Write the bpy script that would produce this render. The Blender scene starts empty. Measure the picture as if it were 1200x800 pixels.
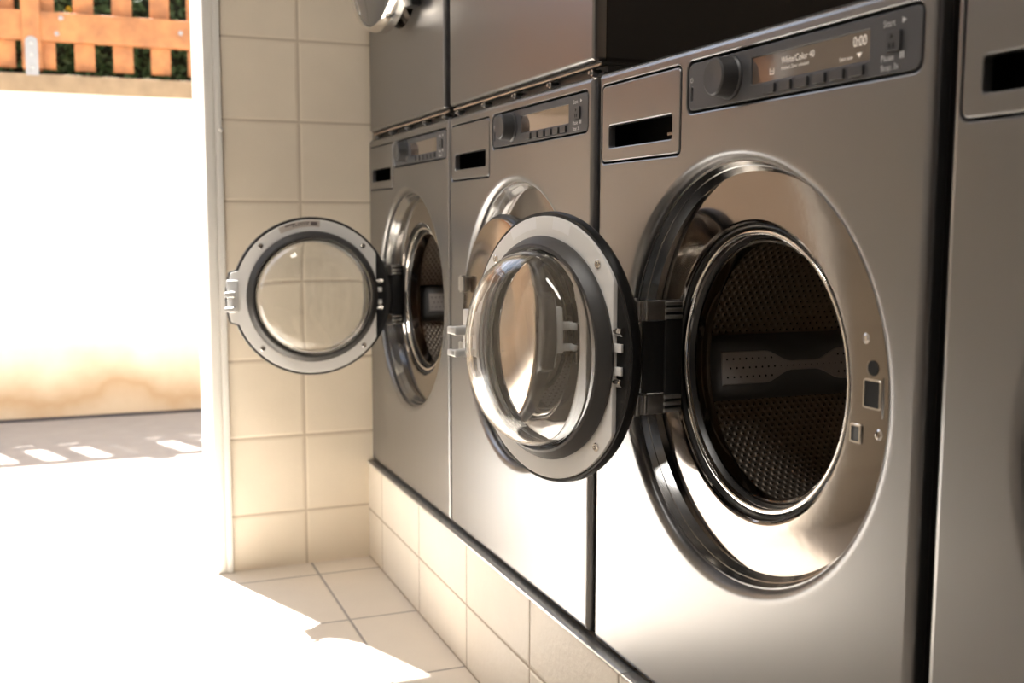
import bpy, bmesh, math, random
from mathutils import Vector, Matrix
from mathutils.geometry import tessellate_polygon

C = bpy.context.scene.collection
PI = math.pi
rnd = random.Random(7)

# ------------------------------------------------------------------ dimensions
W = 0.671             # width of one machine
H = 0.85              # height of its front
ZC = 0.458            # height of the drum axis
FLOOR = -0.2665       # room floor (machines stand on a tiled plinth, top at 0)
YW = 1.3463           # inner face of the tiled end wall
YO = 1.62             # its outer face
JX = -0.413           # right jamb of the doorway
SUN = Vector((0.168, -0.413, -1.0)).normalized()

# ------------------------------------------------------------------ materials
def new_mat(name):
    m = bpy.data.materials.new(name); m.use_nodes = True
    nt = m.node_tree
    return m, nt, nt.nodes['Principled BSDF']

def N(nt, kind, **kw):
    n = nt.nodes.new(kind)
    for k, v in kw.items(): setattr(n, k, v)
    return n

def math_n(nt, op, a, b=None, c=None):
    n = nt.nodes.new('ShaderNodeMath'); n.operation = op
    for i, v in enumerate((a, b, c)):
        if v is None: continue
        if isinstance(v, (int, float)): n.inputs[i].default_value = v
        else: nt.links.new(v, n.inputs[i])
    return n.outputs[0]

def plain(name, col, rough=0.5, metal=0.0, noise=0.0, nscale=200.0, bump=0.0, coat=0.0, colvar=0.0, spec=0.5):
    m, nt, b = new_mat(name)
    b.inputs['Base Color'].default_value = (*col, 1)
    b.inputs['Roughness'].default_value = rough
    b.inputs['Metallic'].default_value = metal
    b.inputs['Coat Weight'].default_value = coat
    b.inputs['Specular IOR Level'].default_value = spec
    tc = N(nt, 'ShaderNodeTexCoord')
    nz = N(nt, 'ShaderNodeTexNoise'); nz.inputs['Scale'].default_value = nscale; nz.inputs['Detail'].default_value = 3
    nt.links.new(tc.outputs['Object'], nz.inputs['Vector'])
    if bump:
        bp = N(nt, 'ShaderNodeBump'); bp.inputs['Strength'].default_value = bump; bp.inputs['Distance'].default_value = 0.001
        nt.links.new(nz.outputs['Fac'], bp.inputs['Height']); nt.links.new(bp.outputs[0], b.inputs['Normal'])
    if noise:
        r = math_n(nt, 'MULTIPLY_ADD', nz.outputs['Fac'], noise, rough - noise / 2)
        nt.links.new(r, b.inputs['Roughness'])
    if colvar:
        mx = N(nt, 'ShaderNodeMix', data_type='RGBA')
        mx.inputs[6].default_value = (*[c * (1 - colvar) for c in col], 1)
        mx.inputs[7].default_value = (*[min(1, c * (1 + colvar)) for c in col], 1)
        nt.links.new(nz.outputs['Fac'], mx.inputs[0]); nt.links.new(mx.outputs[2], b.inputs['Base Color'])
    return m

def tile_mat(name, tile, grout, ua, va, u0, v0, up, vp, gw=0.004, rough=0.32, stone=0.25):
    """tiles laid on world axes ua / va with joints at u0 + k*up, v0 + k*vp"""
    m, nt, b = new_mat(name)
    g = N(nt, 'ShaderNodeNewGeometry'); s = N(nt, 'ShaderNodeSeparateXYZ')
    nt.links.new(g.outputs['Position'], s.inputs[0])
    def joint(ax, o, p):
        t = math_n(nt, 'DIVIDE', math_n(nt, 'SUBTRACT', s.outputs[ax], o), p)
        f = math_n(nt, 'FRACT', math_n(nt, 'ADD', t, 1000.5))
        return math_n(nt, 'MULTIPLY', math_n(nt, 'ABSOLUTE', math_n(nt, 'SUBTRACT', f, 0.5)), p), math_n(nt, 'FLOOR', math_n(nt, 'ADD', t, 1000.0))
    du, iu = joint(ua, u0, up); dv, iv = joint(va, v0, vp)
    d = math_n(nt, 'MINIMUM', du, dv)
    mr = N(nt, 'ShaderNodeMapRange'); mr.inputs['From Min'].default_value = gw * 0.35; mr.inputs['From Max'].default_value = gw * 0.65
    nt.links.new(d, mr.inputs['Value'])
    nz = N(nt, 'ShaderNodeTexNoise'); nz.inputs['Scale'].default_value = 9; nz.inputs['Detail'].default_value = 5
    nt.links.new(g.outputs['Position'], nz.inputs['Vector'])
    wn = N(nt, 'ShaderNodeTexWhiteNoise'); wn.noise_dimensions = '2D'
    cv = N(nt, 'ShaderNodeCombineXYZ'); nt.links.new(iu, cv.inputs[0]); nt.links.new(iv, cv.inputs[1]); nt.links.new(cv.outputs[0], wn.inputs['Vector'])
    br = math_n(nt, 'ADD', math_n(nt, 'MULTIPLY_ADD', nz.outputs['Fac'], 0.12, 0.92), math_n(nt, 'MULTIPLY', wn.outputs['Value'], 0.04))
    hs = N(nt, 'ShaderNodeHueSaturation'); hs.inputs['Color'].default_value = (*tile, 1); nt.links.new(br, hs.inputs['Value'])
    mx = N(nt, 'ShaderNodeMix', data_type='RGBA'); mx.inputs[6].default_value = (*grout, 1)
    nt.links.new(mr.outputs[0], mx.inputs[0]); nt.links.new(hs.outputs[0], mx.inputs[7]); nt.links.new(mx.outputs[2], b.inputs['Base Color'])
    nt.links.new(math_n(nt, 'MULTIPLY_ADD', mr.outputs[0], rough - 0.85, 0.85), b.inputs['Roughness'])
    m2 = N(nt, 'ShaderNodeMapRange', interpolation_type='SMOOTHSTEP'); m2.inputs['From Min'].default_value = gw * 0.2; m2.inputs['From Max'].default_value = gw * 1.6
    nt.links.new(d, m2.inputs['Value'])
    n2 = N(nt, 'ShaderNodeTexNoise'); n2.inputs['Scale'].default_value = 70; n2.inputs['Detail'].default_value = 4
    nt.links.new(g.outputs['Position'], n2.inputs['Vector'])
    h = math_n(nt, 'ADD', m2.outputs[0], math_n(nt, 'MULTIPLY', n2.outputs['Fac'], stone))
    bp = N(nt, 'ShaderNodeBump'); bp.inputs['Strength'].default_value = 0.6; bp.inputs['Distance'].default_value = 0.002
    nt.links.new(h, bp.inputs['Height']); nt.links.new(bp.outputs[0], b.inputs['Normal'])
    return m

M = {}
M['steel'] = plain('satin_steel_paint', (0.262, 0.260, 0.262), 0.29, 0.92, noise=0.04, nscale=700, bump=0.035)
M['body'] = plain('cabinet_sheet', (0.022, 0.018, 0.016), 0.5, 0.2, nscale=60, noise=0.08)
M['polished'] = plain('polished_steel', (0.25, 0.226, 0.205), 0.07, 1.0, noise=0.03, nscale=55, bump=0.035)
M['collar'] = plain('smooth_grey_collar', (0.27, 0.268, 0.265), 0.15, 0.95, noise=0.04, nscale=60)
M['bronze'] = plain('brown_polished_cover', (0.52, 0.43, 0.35), 0.16, 1.0, noise=0.03, nscale=40)
M['chrome'] = plain('chrome', (0.78, 0.76, 0.73), 0.10, 1.0, noise=0.04)
M['zinc'] = plain('zinc_bracket', (0.62, 0.62, 0.61), 0.30, 1.0, noise=0.08)
M['black'] = plain('black_plastic', (0.008, 0.008, 0.008), 0.38, 0, noise=0.06, nscale=300)
M['rubber'] = plain('black_rubber', (0.018, 0.017, 0.016), 0.30, 0, noise=0.08, nscale=90)
M['greyrubber'] = plain('grey_rubber_seal', (0.055, 0.053, 0.052), 0.42, 0, noise=0.06, nscale=120)
M['dark'] = plain('dark_void', (0.006, 0.006, 0.006), 0.8, 0, noise=0.05)
M['panelplastic'] = plain('charcoal_panel_plastic', (0.055, 0.055, 0.058), 0.48, 0, noise=0.08, nscale=900, bump=0.08)
M['knob'] = plain('knob_plastic', (0.045, 0.045, 0.047), 0.42, 0, noise=0.06, nscale=600, bump=0.05)
M['ink'] = plain('white_print', (0.58, 0.58, 0.58), 0.6, 0, noise=0.05)
M['plate'] = plain('silver_door_plate', (0.90, 0.89, 0.865), 0.38, 0.0, noise=0.06, nscale=150)
M['silverplastic'] = plain('pale_latch_plastic', (0.70, 0.70, 0.69), 0.35, 0.2, noise=0.06)
M['whitepatch'] = plain('white_patch', (0.98, 0.98, 0.98), 0.4, 0, noise=0.05)
M['paleprint'] = plain('label_tan', (0.62, 0.56, 0.50), 0.5, 0, noise=0.05)
M['darkprint'] = plain('label_ink', (0.16, 0.13, 0.12), 0.6, 0, noise=0.05)
M['paddle'] = plain('grey_paddle_plastic', (0.15, 0.148, 0.148), 0.45, 0, noise=0.08, nscale=80)
M['paddletop'] = plain('paddle_plate_plastic', (0.44, 0.41, 0.39), 0.42, 0.0, noise=0.06)
M['alu'] = plain('aluminium_strip', (0.66, 0.65, 0.63), 0.35, 0.8, noise=0.08)
M['frame'] = plain('door_frame_lacquer', (0.74, 0.72, 0.68), 0.4, 0.0, noise=0.06, nscale=40)
M['smoked'] = plain('smoked_door_glass', (0.045, 0.047, 0.052), 0.06, 0.0, noise=0.02, coat=0.6)
M['plaster'] = plain('white_plaster', (0.46, 0.42, 0.38), 0.8, 0, noise=0.1, nscale=30, bump=0.2, colvar=0.04)
M['brownwall'] = plain('dark_brown_paint', (0.05, 0.04, 0.034), 0.7, 0, noise=0.1, nscale=30, bump=0.1)
M['ceilpaint'] = plain('ceiling_paint', (0.55, 0.51, 0.46), 0.8, 0, noise=0.1, nscale=30, bump=0.1)
M['powder'] = plain('drawer_inside', (0.55, 0.53, 0.50), 0.5, 0, noise=0.06)
M['ledge'] = plain('drawer_ledge', (0.45, 0.33, 0.24), 0.45, 0, noise=0.06)
M['galv'] = plain('galvanised_bracket', (0.34, 0.34, 0.35), 0.6, 0.0, noise=0.15, nscale=60, colvar=0.08)

M['walltile'] = tile_mat('cream_wall_tiles', (0.78, 0.69, 0.56), (0.56, 0.47, 0.36), 0, 2, -0.181, 1.0961, 0.2, 0.2028, 0.006, 0.30, 0.2)
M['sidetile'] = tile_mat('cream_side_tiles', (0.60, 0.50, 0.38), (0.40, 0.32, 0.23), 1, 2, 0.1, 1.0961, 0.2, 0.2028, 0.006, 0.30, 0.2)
M['plinthtile'] = tile_mat('beige_plinth_tiles', (0.80, 0.735, 0.64), (0.45, 0.38, 0.30), 1, 2, 0.8775, -0.1315, 0.3313, 0.1335, 0.005, 0.42, 1.0)
M['floortile'] = tile_mat('beige_floor_tiles', (0.76, 0.69, 0.60), (0.36, 0.33, 0.30), 0, 1, -0.169, 0.902, 0.343, 0.343, 0.006, 0.5, 0.7)

def drum_mat():
    m, nt, b = new_mat('dimpled_drum_steel')
    b.inputs['Base Color'].default_value = (0.42, 0.36, 0.30, 1); b.inputs['Metallic'].default_value = 1; b.inputs['Roughness'].default_value = 0.42
    uv = N(nt, 'ShaderNodeUVMap'); s = N(nt, 'ShaderNodeSeparateXYZ'); nt.links.new(uv.outputs[0], s.inputs[0])
    # u, v are metres along the sheet; hexagonal grid of round dimples with a hole in each
    def grid(off):
        a = math_n(nt, 'SUBTRACT', math_n(nt, 'FRACT', math_n(nt, 'ADD', math_n(nt, 'DIVIDE', s.outputs[0], 0.0115), 100 + off)), 0.5)
        c = math_n(nt, 'SUBTRACT', math_n(nt, 'FRACT', math_n(nt, 'ADD', math_n(nt, 'DIVIDE', s.outputs[1], 0.0165), 100 + off)), 0.5)
        a2 = math_n(nt, 'MULTIPLY', a, 0.0115); c2 = math_n(nt, 'MULTIPLY', c, 0.0165)
        return math_n(nt, 'SQRT', math_n(nt, 'ADD', math_n(nt, 'MULTIPLY', a2, a2), math_n(nt, 'MULTIPLY', c2, c2)))
    d = math_n(nt, 'MINIMUM', grid(0.0), grid(0.5))
    hole = N(nt, 'ShaderNodeMapRange'); hole.inputs['From Min'].default_value = 0.0011; hole.inputs['From Max'].default_value = 0.0017
    nt.links.new(d, hole.inputs['Value'])
    mx = N(nt, 'ShaderNodeMix', data_type='RGBA'); mx.inputs[6].default_value = (0.012, 0.010, 0.008, 1); mx.inputs[7].default_value = (0.42, 0.36, 0.30, 1)
    nt.links.new(hole.outputs[0], mx.inputs[0]); nt.links.new(mx.outputs[2], b.inputs['Base Color'])
    dm = N(nt, 'ShaderNodeMapRange', interpolation_type='SMOOTHSTEP'); dm.inputs['From Min'].default_value = 0.0008; dm.inputs['From Max'].default_value = 0.0048
    nt.links.new(d, dm.inputs['Value'])
    bp = N(nt, 'ShaderNodeBump'); bp.inputs['Strength'].default_value = 0.55; bp.inputs['Distance'].default_value = 0.002
    nt.links.new(dm.outputs[0], bp.inputs['Height']); nt.links.new(bp.outputs[0], b.inputs['Normal'])
    return m
M['drum'] = drum_mat()

def glass_mat():
    m, nt, b = new_mat('clear_door_glass')
    b.inputs['Base Color'].default_value = (0.97, 0.975, 0.97, 1)
    b.inputs['Transmission Weight'].default_value = 1; b.inputs['Roughness'].default_value = 0.0; b.inputs['IOR'].default_value = 1.47
    return m
M['glass'] = glass_mat()

def screen_mat():
    m, nt, b = new_mat('lcd_screen')
    b.inputs['Base Color'].default_value = (0.10, 0.075, 0.06, 1); b.inputs['Roughness'].default_value = 0.07
    b.inputs['Specular IOR Level'].default_value = 0.9; b.inputs['Coat Weight'].default_value = 1.0; b.inputs['Coat Roughness'].default_value = 0.04
    return m
M['screen'] = screen_mat()
def lit(name, col, st):
    m, nt, b = new_mat(name)
    b.inputs['Base Color'].default_value = (*col, 1); b.inputs['Emission Color'].default_value = (*col, 1); b.inputs['Emission Strength'].default_value = st
    return m
M['lcd'] = lit('lcd_pixels', (0.75, 0.68, 0.60), 0.35)

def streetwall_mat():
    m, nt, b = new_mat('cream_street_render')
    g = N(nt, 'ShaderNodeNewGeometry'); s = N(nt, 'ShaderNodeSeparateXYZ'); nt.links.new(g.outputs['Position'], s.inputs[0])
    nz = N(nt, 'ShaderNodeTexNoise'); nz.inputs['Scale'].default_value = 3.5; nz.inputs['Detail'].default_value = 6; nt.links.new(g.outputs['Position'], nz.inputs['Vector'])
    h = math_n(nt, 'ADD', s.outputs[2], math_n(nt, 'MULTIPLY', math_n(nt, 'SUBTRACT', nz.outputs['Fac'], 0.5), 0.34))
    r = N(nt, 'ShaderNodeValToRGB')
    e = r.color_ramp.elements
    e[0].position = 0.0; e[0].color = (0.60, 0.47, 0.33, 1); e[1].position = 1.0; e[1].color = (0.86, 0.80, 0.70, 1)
    x = e.new(0.22); x.color = (0.50, 0.34, 0.20, 1); x = e.new(0.5); x.color = (0.68, 0.54, 0.38, 1)  # foot of the wall: staining, with its weaker light painted into the same colours
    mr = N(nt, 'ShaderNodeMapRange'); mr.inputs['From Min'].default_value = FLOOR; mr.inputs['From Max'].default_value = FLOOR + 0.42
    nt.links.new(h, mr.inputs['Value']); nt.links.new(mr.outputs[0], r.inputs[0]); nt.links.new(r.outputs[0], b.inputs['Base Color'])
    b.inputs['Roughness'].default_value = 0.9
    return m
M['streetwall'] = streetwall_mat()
M['ochre'] = plain('ochre_render', (0.44, 0.325, 0.23), 0.9, 0, nscale=6, bump=0.3, colvar=0.08)
M['capstone'] = plain('brown_capstone', (0.29, 0.205, 0.125), 0.85, 0, nscale=14, bump=0.6, colvar=0.35)
M['asphalt'] = plain('worn_asphalt', (0.33, 0.295, 0.265), 0.9, 0, nscale=12, bump=0.5, colvar=0.12)
M['gutter'] = plain('dark_gutter', (0.035, 0.03, 0.035), 0.8, 0, nscale=20, colvar=0.2)
M['paving'] = plain('pale_paving', (0.78, 0.76, 0.72), 0.8, 0, nscale=20, bump=0.3, colvar=0.05)
def wood_mat():
    m, nt, b = new_mat('orange_stained_wood')
    tc = N(nt, 'ShaderNodeTexCoord'); mp = N(nt, 'ShaderNodeMapping'); mp.inputs['Scale'].default_value = (6, 6, 6)
    nt.links.new(tc.outputs['Object'], mp.inputs['Vector'])
    nz = N(nt, 'ShaderNodeTexNoise'); nz.inputs['Scale'].default_value = 2.2; nz.inputs['Detail'].default_value = 6; nt.links.new(mp.outputs[0], nz.inputs['Vector'])
    r = N(nt, 'ShaderNodeValToRGB'); e = r.color_ramp.elements
    e[0].position = 0.32; e[0].color = (0.30, 0.125, 0.05, 1); e[1].position = 0.7; e[1].color = (0.52, 0.215, 0.075, 1)
    nt.links.new(nz.outputs['Fac'], r.inputs[0]); nt.links.new(r.outputs[0], b.inputs['Base Color']); b.inputs['Roughness'].default_value = 0.6
    return m
M['wood'] = wood_mat()
M['woodend'] = plain('bare_wood_edge', (0.50, 0.36, 0.22), 0.8, 0, nscale=30, colvar=0.15)
M['leaf'] = plain('hedge_leaf', (0.05, 0.125, 0.055), 0.6, 0, nscale=5, colvar=0.45)
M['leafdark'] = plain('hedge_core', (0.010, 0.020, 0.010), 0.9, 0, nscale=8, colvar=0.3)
M['yellow'] = plain('yellow_leaf', (0.55, 0.45, 0.02), 0.6, 0, nscale=8, colvar=0.1)

# ------------------------------------------------------------------ mesh helper
class MB:
    def __init__(s): s.v = []; s.f = []; s.mi = []; s.cur = 0
    def add(s, pts): i = len(s.v); s.v += [tuple(p) for p in pts]; return i
    def face(s, ids): s.f.append(tuple(ids)); s.mi.append(s.cur)
    def loft(s, loops, closed=True):
        n = len(loops[0]); idx = [s.add(l) for l in loops]
        for a, b in zip(idx, idx[1:]):
            for k in range(n if closed else n - 1):
                s.face((a + k, a + (k + 1) % n, b + (k + 1) % n, b + k))
        return idx
    def cap(s, loops):
        """fill a flat outline with holes"""
        flat = [p for l in loops for p in l]; i = s.add(flat)
        for t in tessellate_polygon([[Vector(p) for p in l] for l in loops]): s.face(tuple(i + k for k in t))
    def box(s, x0, x1, y0, y1, z0, z1, bv=0.0):
        if bv <= 0:
            i = s.add([(x, y, z) for x in (x0, x1) for y in (y0, y1) for z in (z0, z1)])
            for q in ((0, 1, 3, 2), (4, 6, 7, 5), (0, 4, 5, 1), (2, 3, 7, 6), (0, 2, 6, 4), (1, 5, 7, 3)): s.face([i + k for k in q])
            return
        bm = bmesh.new(); bmesh.ops.create_cube(bm, size=1)
        for v in bm.verts: v.co = Vector(((x0 + x1) / 2 + v.co.x * (x1 - x0), (y0 + y1) / 2 + v.co.y * (y1 - y0), (z0 + z1) / 2 + v.co.z * (z1 - z0)))
        bmesh.ops.bevel(bm, geom=list(bm.edges), offset=bv, segments=3, affect='EDGES', profile=0.5)
        i = s.add([v.co for v in bm.verts]); bm.verts.index_update()
        for f in bm.faces: s.face([i + v.index for v in f.verts])
        bm.free()
    def lathe(s, prof, y=0.0, z=0.0, n=128, closed_prof=False, cap_end=False):
        """revolve (x, r) pairs about the x-axis through (y, z)"""
        loops = [[(x, y + r * math.cos(2 * PI * k / n), z + r * math.sin(2 * PI * k / n)) for k in range(n)] for x, r in prof]
        if closed_prof: loops.append(loops[0])
        s.loft(loops)
        if cap_end: s.cap([loops[-1]])
    def tube(s, p0, p1, r0, r1=None, n=16):
        p0, p1 = Vector(p0), Vector(p1); r1 = r0 if r1 is None else r1
        d = (p1 - p0).normalized(); u = d.orthogonal().normalized(); w = d.cross(u)
        L = [[p + (u * math.cos(2 * PI * k / n) + w * math.sin(2 * PI * k / n)) * r for k in range(n)] for p, r in ((p0, r0), (p1, r1))]
        s.loft(L); s.cap([L[0]]); s.cap([L[1]])
    def plate(s, outline, x0, x1, fil, holes=()):
        """solid plate between x0 (front, camera side) and x1 with a rounded front edge; outline(inset) -> (y, z) points"""
        prof = [(x1, 0.0), (x0 + fil, 0.0)] + [(x0 + fil * (1 - math.sin(a)), fil * (1 - math.cos(a))) for a in (PI / 8, PI / 4, 3 * PI / 8, PI / 2)]
        L = [[(x, y, z) for y, z in outline(i)] for x, i in prof]
        s.loft(L)
        hl = []
        for h in holes:
            hf = min(fil, 0.003)
            hp = [(x0, -hf), (x0 + hf * 0.3, -hf * 0.3), (x0 + hf, 0), (x1, 0)]
            K = [[(x, y, z) for y, z in h(i)] for x, i in hp]; s.loft(K); hl.append(K)
        s.cap([L[-1]] + [k[0] for k in hl])
        s.cap([L[0]] + [k[-1] for k in hl])
    def build(s, name, mats, parent=None, loc=(0, 0, 0), angle=35, smooth=True, rotz=0.0):
        me = bpy.data.meshes.new(name); me.from_pydata(s.v, [], s.f)
        bm = bmesh.new(); bm.from_mesh(me); bmesh.ops.recalc_face_normals(bm, faces=bm.faces); bm.to_mesh(me); bm.free()
        if not isinstance(mats, (list, tuple)): mats = [mats]
        for m in mats: me.materials.append(m)
        me.polygons.foreach_set('material_index', s.mi)
        if smooth:
            me.polygons.foreach_set('use_smooth', [True] * len(me.polygons)); me.set_sharp_from_angle(angle=math.radians(angle))
        me.update()
        o = bpy.data.objects.new(name, me); C.objects.link(o); o.location = loc; o.rotation_euler.z = rotz
        if parent is not None: o.parent = parent
        return o

def rrect(cy, cz, w, h, r, n=8):
    def f(ins):
        a, b, rr = w / 2 - ins, h / 2 - ins, max(r - ins, 0.0003)
        out = []
        for sx, sy, a0 in ((1, 1, 0), (-1, 1, PI / 2), (-1, -1, PI), (1, -1, 3 * PI / 2)):
            for k in range(n + 1):
                t = a0 + PI / 2 * k / n
                out.append((cy + sx * (a - rr) + rr * math.cos(t), cz + sy * (b - rr) + rr * math.sin(t)))
        return out
    return f
EGG = 0.020
YC = -0.0135            # the door axis sits slightly off the machine's middle
def egg(r, e, n=128):
    """round outline, drawn out towards the lock side (-y)"""
    return [((r + (e if math.cos(2 * PI * k / n) < 0 else 0)) * math.cos(2 * PI * k / n) + YC, ZC + r * math.sin(2 * PI * k / n)) for k in range(n)]
def circ(cy, cz, r, n=128):
    return lambda ins: [(cy + (r - ins) * math.cos(2 * PI * k / n), cz + (r - ins) * math.sin(2 * PI * k / n)) for k in range(n)]

def tag(o, label=None, cat=None, group=None, kind=None):
    for k, v in (('label', label), ('category', cat), ('group', group), ('kind', kind)):
        if v: o[k] = v
    return o
def empty(name, loc=(0, 0, 0)):
    o = bpy.data.objects.new(name, None); C.objects.link(o); o.location = loc; o.empty_display_size = 0.05
    return o
def part_label(o, s): o['label'] = s; return o

def words(name, lines, mat, parent, extra=None, x=-0.0005):
    """flat lettering on a machine front: lines = (text, s, z, height, stretch); reads towards -y"""
    mb = MB()
    for txt, sy, sz, hh, st in lines:
        cu = bpy.data.curves.new('lettering', 'FONT'); cu.body = txt; cu.size = hh / 0.72
        ob = bpy.data.objects.new('lettering', cu); C.objects.link(ob)
        bpy.context.view_layer.update()
        me = bpy.data.meshes.new_from_object(ob.evaluated_get(bpy.context.evaluated_depsgraph_get()))
        i = mb.add([(x, SY(sy + v.co.x * st), sz + v.co.y) for v in me.vertices])
        for p in me.polygons: mb.face([i + k for k in p.vertices])
        bpy.data.objects.remove(ob); bpy.data.curves.remove(cu); bpy.data.meshes.remove(me)
    for poly in (extra or []):
        mb.cap([[(x, SY(a), b) for a, b in poly]])
    return mb.build(name, mat, parent, smooth=False)

def arc_poly(cs, cz, r0, r1, a0, a1, n=14):
    A = [a0 + (a1 - a0) * k / n for k in range(n + 1)]
    return [(cs + r1 * math.cos(a), cz + r1 * math.sin(a)) for a in A] + [(cs + r0 * math.cos(a), cz + r0 * math.sin(a)) for a in reversed(A)]
def rect_poly(s0, s1, z0, z1): return [(s0, z0), (s1, z0), (s1, z1), (s0, z1)]

# ------------------------------------------------------------------ washing machine
SY = lambda s: W / 2 - (s - 0.009)          # distance from the machine's far edge -> local y
def rr_s(s0, s1, z0, z1, r): return rrect((SY(s0) + SY(s1)) / 2, (z0 + z1) / 2, abs(s1 - s0), z1 - z0, r)
HX, HY, DA, DB, DR = -0.038, 0.142, 0.1555, 0.035, 0.1845      # door hinge axis, arm, offset, plate radius

def door_outline(R, tab, chord=None, n=160):
    """circle with a latch tab (towards -y) and, for the plate, a straight cut at the hinge"""
    def f(ins):
        out = []
        for k in range(n):
            a = 2 * PI * k / n; y, z = math.cos(a), math.sin(a); r = R - ins
            if tab:
                th = 0.062 - ins * 0.5
                if y < 0 and abs(z * r) < th:
                    rt = R + tab - ins
                    z2 = z * r
                    out.append((-DA - (rt * math.sqrt(max(0, 1 - (z2 / rt) ** 2))), ZC + z2)); continue
            yy, zz = y * r, z * r
            if chord and yy > chord - ins: yy = chord - ins
            out.append((-DA + yy, ZC + zz))
        return out
    return f

def make_washer():
    root = empty('washing_machine')
    # --- cabinet
    mb = MB()
    t = 0.004
    for a in ((0.018, 0.74, -W / 2 + 0.003, -W / 2 + 0.003 + t, 0.0, H - 0.006), (0.018, 0.74, W / 2 - 0.003 - t, W / 2 - 0.003, 0.0, H - 0.006),
              (0.018, 0.74, -W / 2 + 0.003, W / 2 - 0.003, H - 0.012, H - 0.006), (0.018, 0.74, -W / 2 + 0.003, W / 2 - 0.003, 0.0, 0.006),
              (0.735, 0.74, -W / 2 + 0.003, W / 2 - 0.003, 0.0, H - 0.006)): mb.box(*a)
    mb.build('cabinet', M['body'], root, smooth=False)
    # --- front panel with its pressed door recess
    mb = MB()
    out = rrect(0, H / 2 + 0.003, W - 0.0065, H - 0.006, 0.006)
    R0 = 0.268
    prof = [(0.018, 0.0), (0.009, 0.0)] + [(0.009 * (1 - math.sin(a)), 0.009 * (1 - math.cos(a))) for a in (PI / 10, PI / 5, 3 * PI / 10, 2 * PI / 5, PI / 2)]
    L = [[(x, y, z) for y, z in out(i)] for x, i in prof]; mb.loft(L)
    holes = []
    for h in (rr_s(0.0225, 0.2445, 0.7205, 0.8320, 0.010), rr_s(0.2575, 0.6615, 0.7695, 0.8325, 0.012)):
        K = [[(x, y, z) for y, z in h(i)] for x, i in ((0, -0.002), (0.0006, -0.0006), (0.002, 0.0), (0.016, 0.0))]; mb.loft(K); holes.append(K[0])
    mb.cap([L[-1]] + holes + [[(0, y, z) for y, z in egg(R0, EGG)]])
    pr = [(0, R0, EGG), (0, 0.2650, EGG)]
    for k in range(1, 9):
        a = PI / 2 * k / 8; pr.append((0.0105 * (1 - math.cos(a)), 0.2650 - 0.0140 * math.sin(a), EGG))
    pr += [(0.0120, 0.2508, EGG), (0.0123, 0.2488, EGG), (0.0138, 0.2488, EGG), (0.0140, 0.2510, EGG)]
    mb.loft([[(x, y, z) for y, z in egg(r_, e)] for x, r_, e in pr])
    mb.build('front_panel', M['steel'], root)
    # --- recess collar: the band behind the pressed lip
    mb = MB(); mb.loft([[(x, y, z) for y, z in egg(r_, EGG)] for x, r_ in ((0.0134, 0.2512), (0.0136, 0.2496), (0.0220, 0.2452), (0.0225, 0.2438), (0.0330, 0.2380), (0.0335, 0.2460))])
    mb.build('recess_collar', M['collar'], root)
    # --- polished ring round the drum opening
    mb = MB(); mb.loft([[(x, y, z) for y, z in egg(r_, EGG * max(0, min(1, (r_ - 0.185) / 0.05)))] for x, r_ in ((0.0325, 0.2500), (0.0325, 0.2400), (0.0332, 0.2200), (0.0339, 0.2000), (0.0344, 0.1850), (0.0345, 0.1822), (0.0352, 0.1800), (0.0368, 0.1782), (0.0390, 0.1774), (0.0460, 0.1768))])
    ring = mb.build('polished_ring', M['polished'], root, angle=12)
    def on_ring(s, z): 
        return SY(s), z
    for s, z, r in ((0.561, 0.519, 0.0058), (0.586, 0.424, 0.0062)):
        y, z = on_ring(s, z); mb = MB(); mb.lathe([(0.0397, r * 1.25), (0.0352, r * 1.2), (0.0332, r * 0.9), (0.0322, r * 0.55), (0.0335, r * 0.5), (0.0335, 0.0002)], y, z, 32)
        mb.build('screw', M['chrome'], ring)
    y, z = on_ring(0.574, 0.490); mb = MB(); mb.lathe([(0.0397, 0.0115), (0.0352, 0.0112), (0.0337, 0.0100), (0.0342, 0.0080), (0.0417, 0.0062)], y, z, 40)
    mb.build('bore', [M['chrome'], M['dark']], ring)
    mb = MB(); mb.lathe([(0.0330, 0.0079), (0.0330, 0.0002)], y, z, 32); mb.build('bore_plug', M['dark'], ring)
    # lock opening: chrome rim, black well
    lk = rr_s(0.5605, 0.5875, 0.4480, 0.4790, 0.003)
    mb = MB(); K = [[(x, a, b) for a, b in lk(i)] for x, i in ((0.0397, 0), (0.0332, 0), (0.0322, 0.001), (0.0322, 0.0022), (0.0334, 0.0026))]; mb.loft(K)
    mb.build('lock_rim', M['chrome'], ring)
    mb = MB(); mb.cap([[(0.0332, a, b) for a, b in lk(0.002)]]); mb.build('lock_well', M['dark'], ring)
    mb = MB(); mb.box(0.0332, 0.0397, SY(0.5945), SY(0.5882), 0.4400, 0.4830, 0.001); mb.build('lock_striker', M['black'], ring)
    sw = rr_s(0.5430, 0.5605, 0.4090, 0.4300, 0.002)
    mb = MB(); K = [[(x, a, b) for a, b in sw(i)] for x, i in ((0.0417, 0), (0.0327, 0), (0.0317, 0.001), (0.0317, 0.0028), (0.0334, 0.0032))]; mb.loft(K)
    mb.build('sensor_rim', M['chrome'], ring)
    mb = MB(); mb.cap([[(0.0332, a, b) for a, b in sw(0.0026)]]); mb.build('sensor_window', M['panelplastic'], ring)
    # --- door seal and drum
    mb = MB(); mb.lathe([(0.0450, 0.1772), (0.0400, 0.1768), (0.0392, 0.1752), (0.0402, 0.1735), (0.0450, 0.1718), (0.0485, 0.1712)], YC, ZC)
    mb.build('door_seal', M['rubber'], root)
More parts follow.
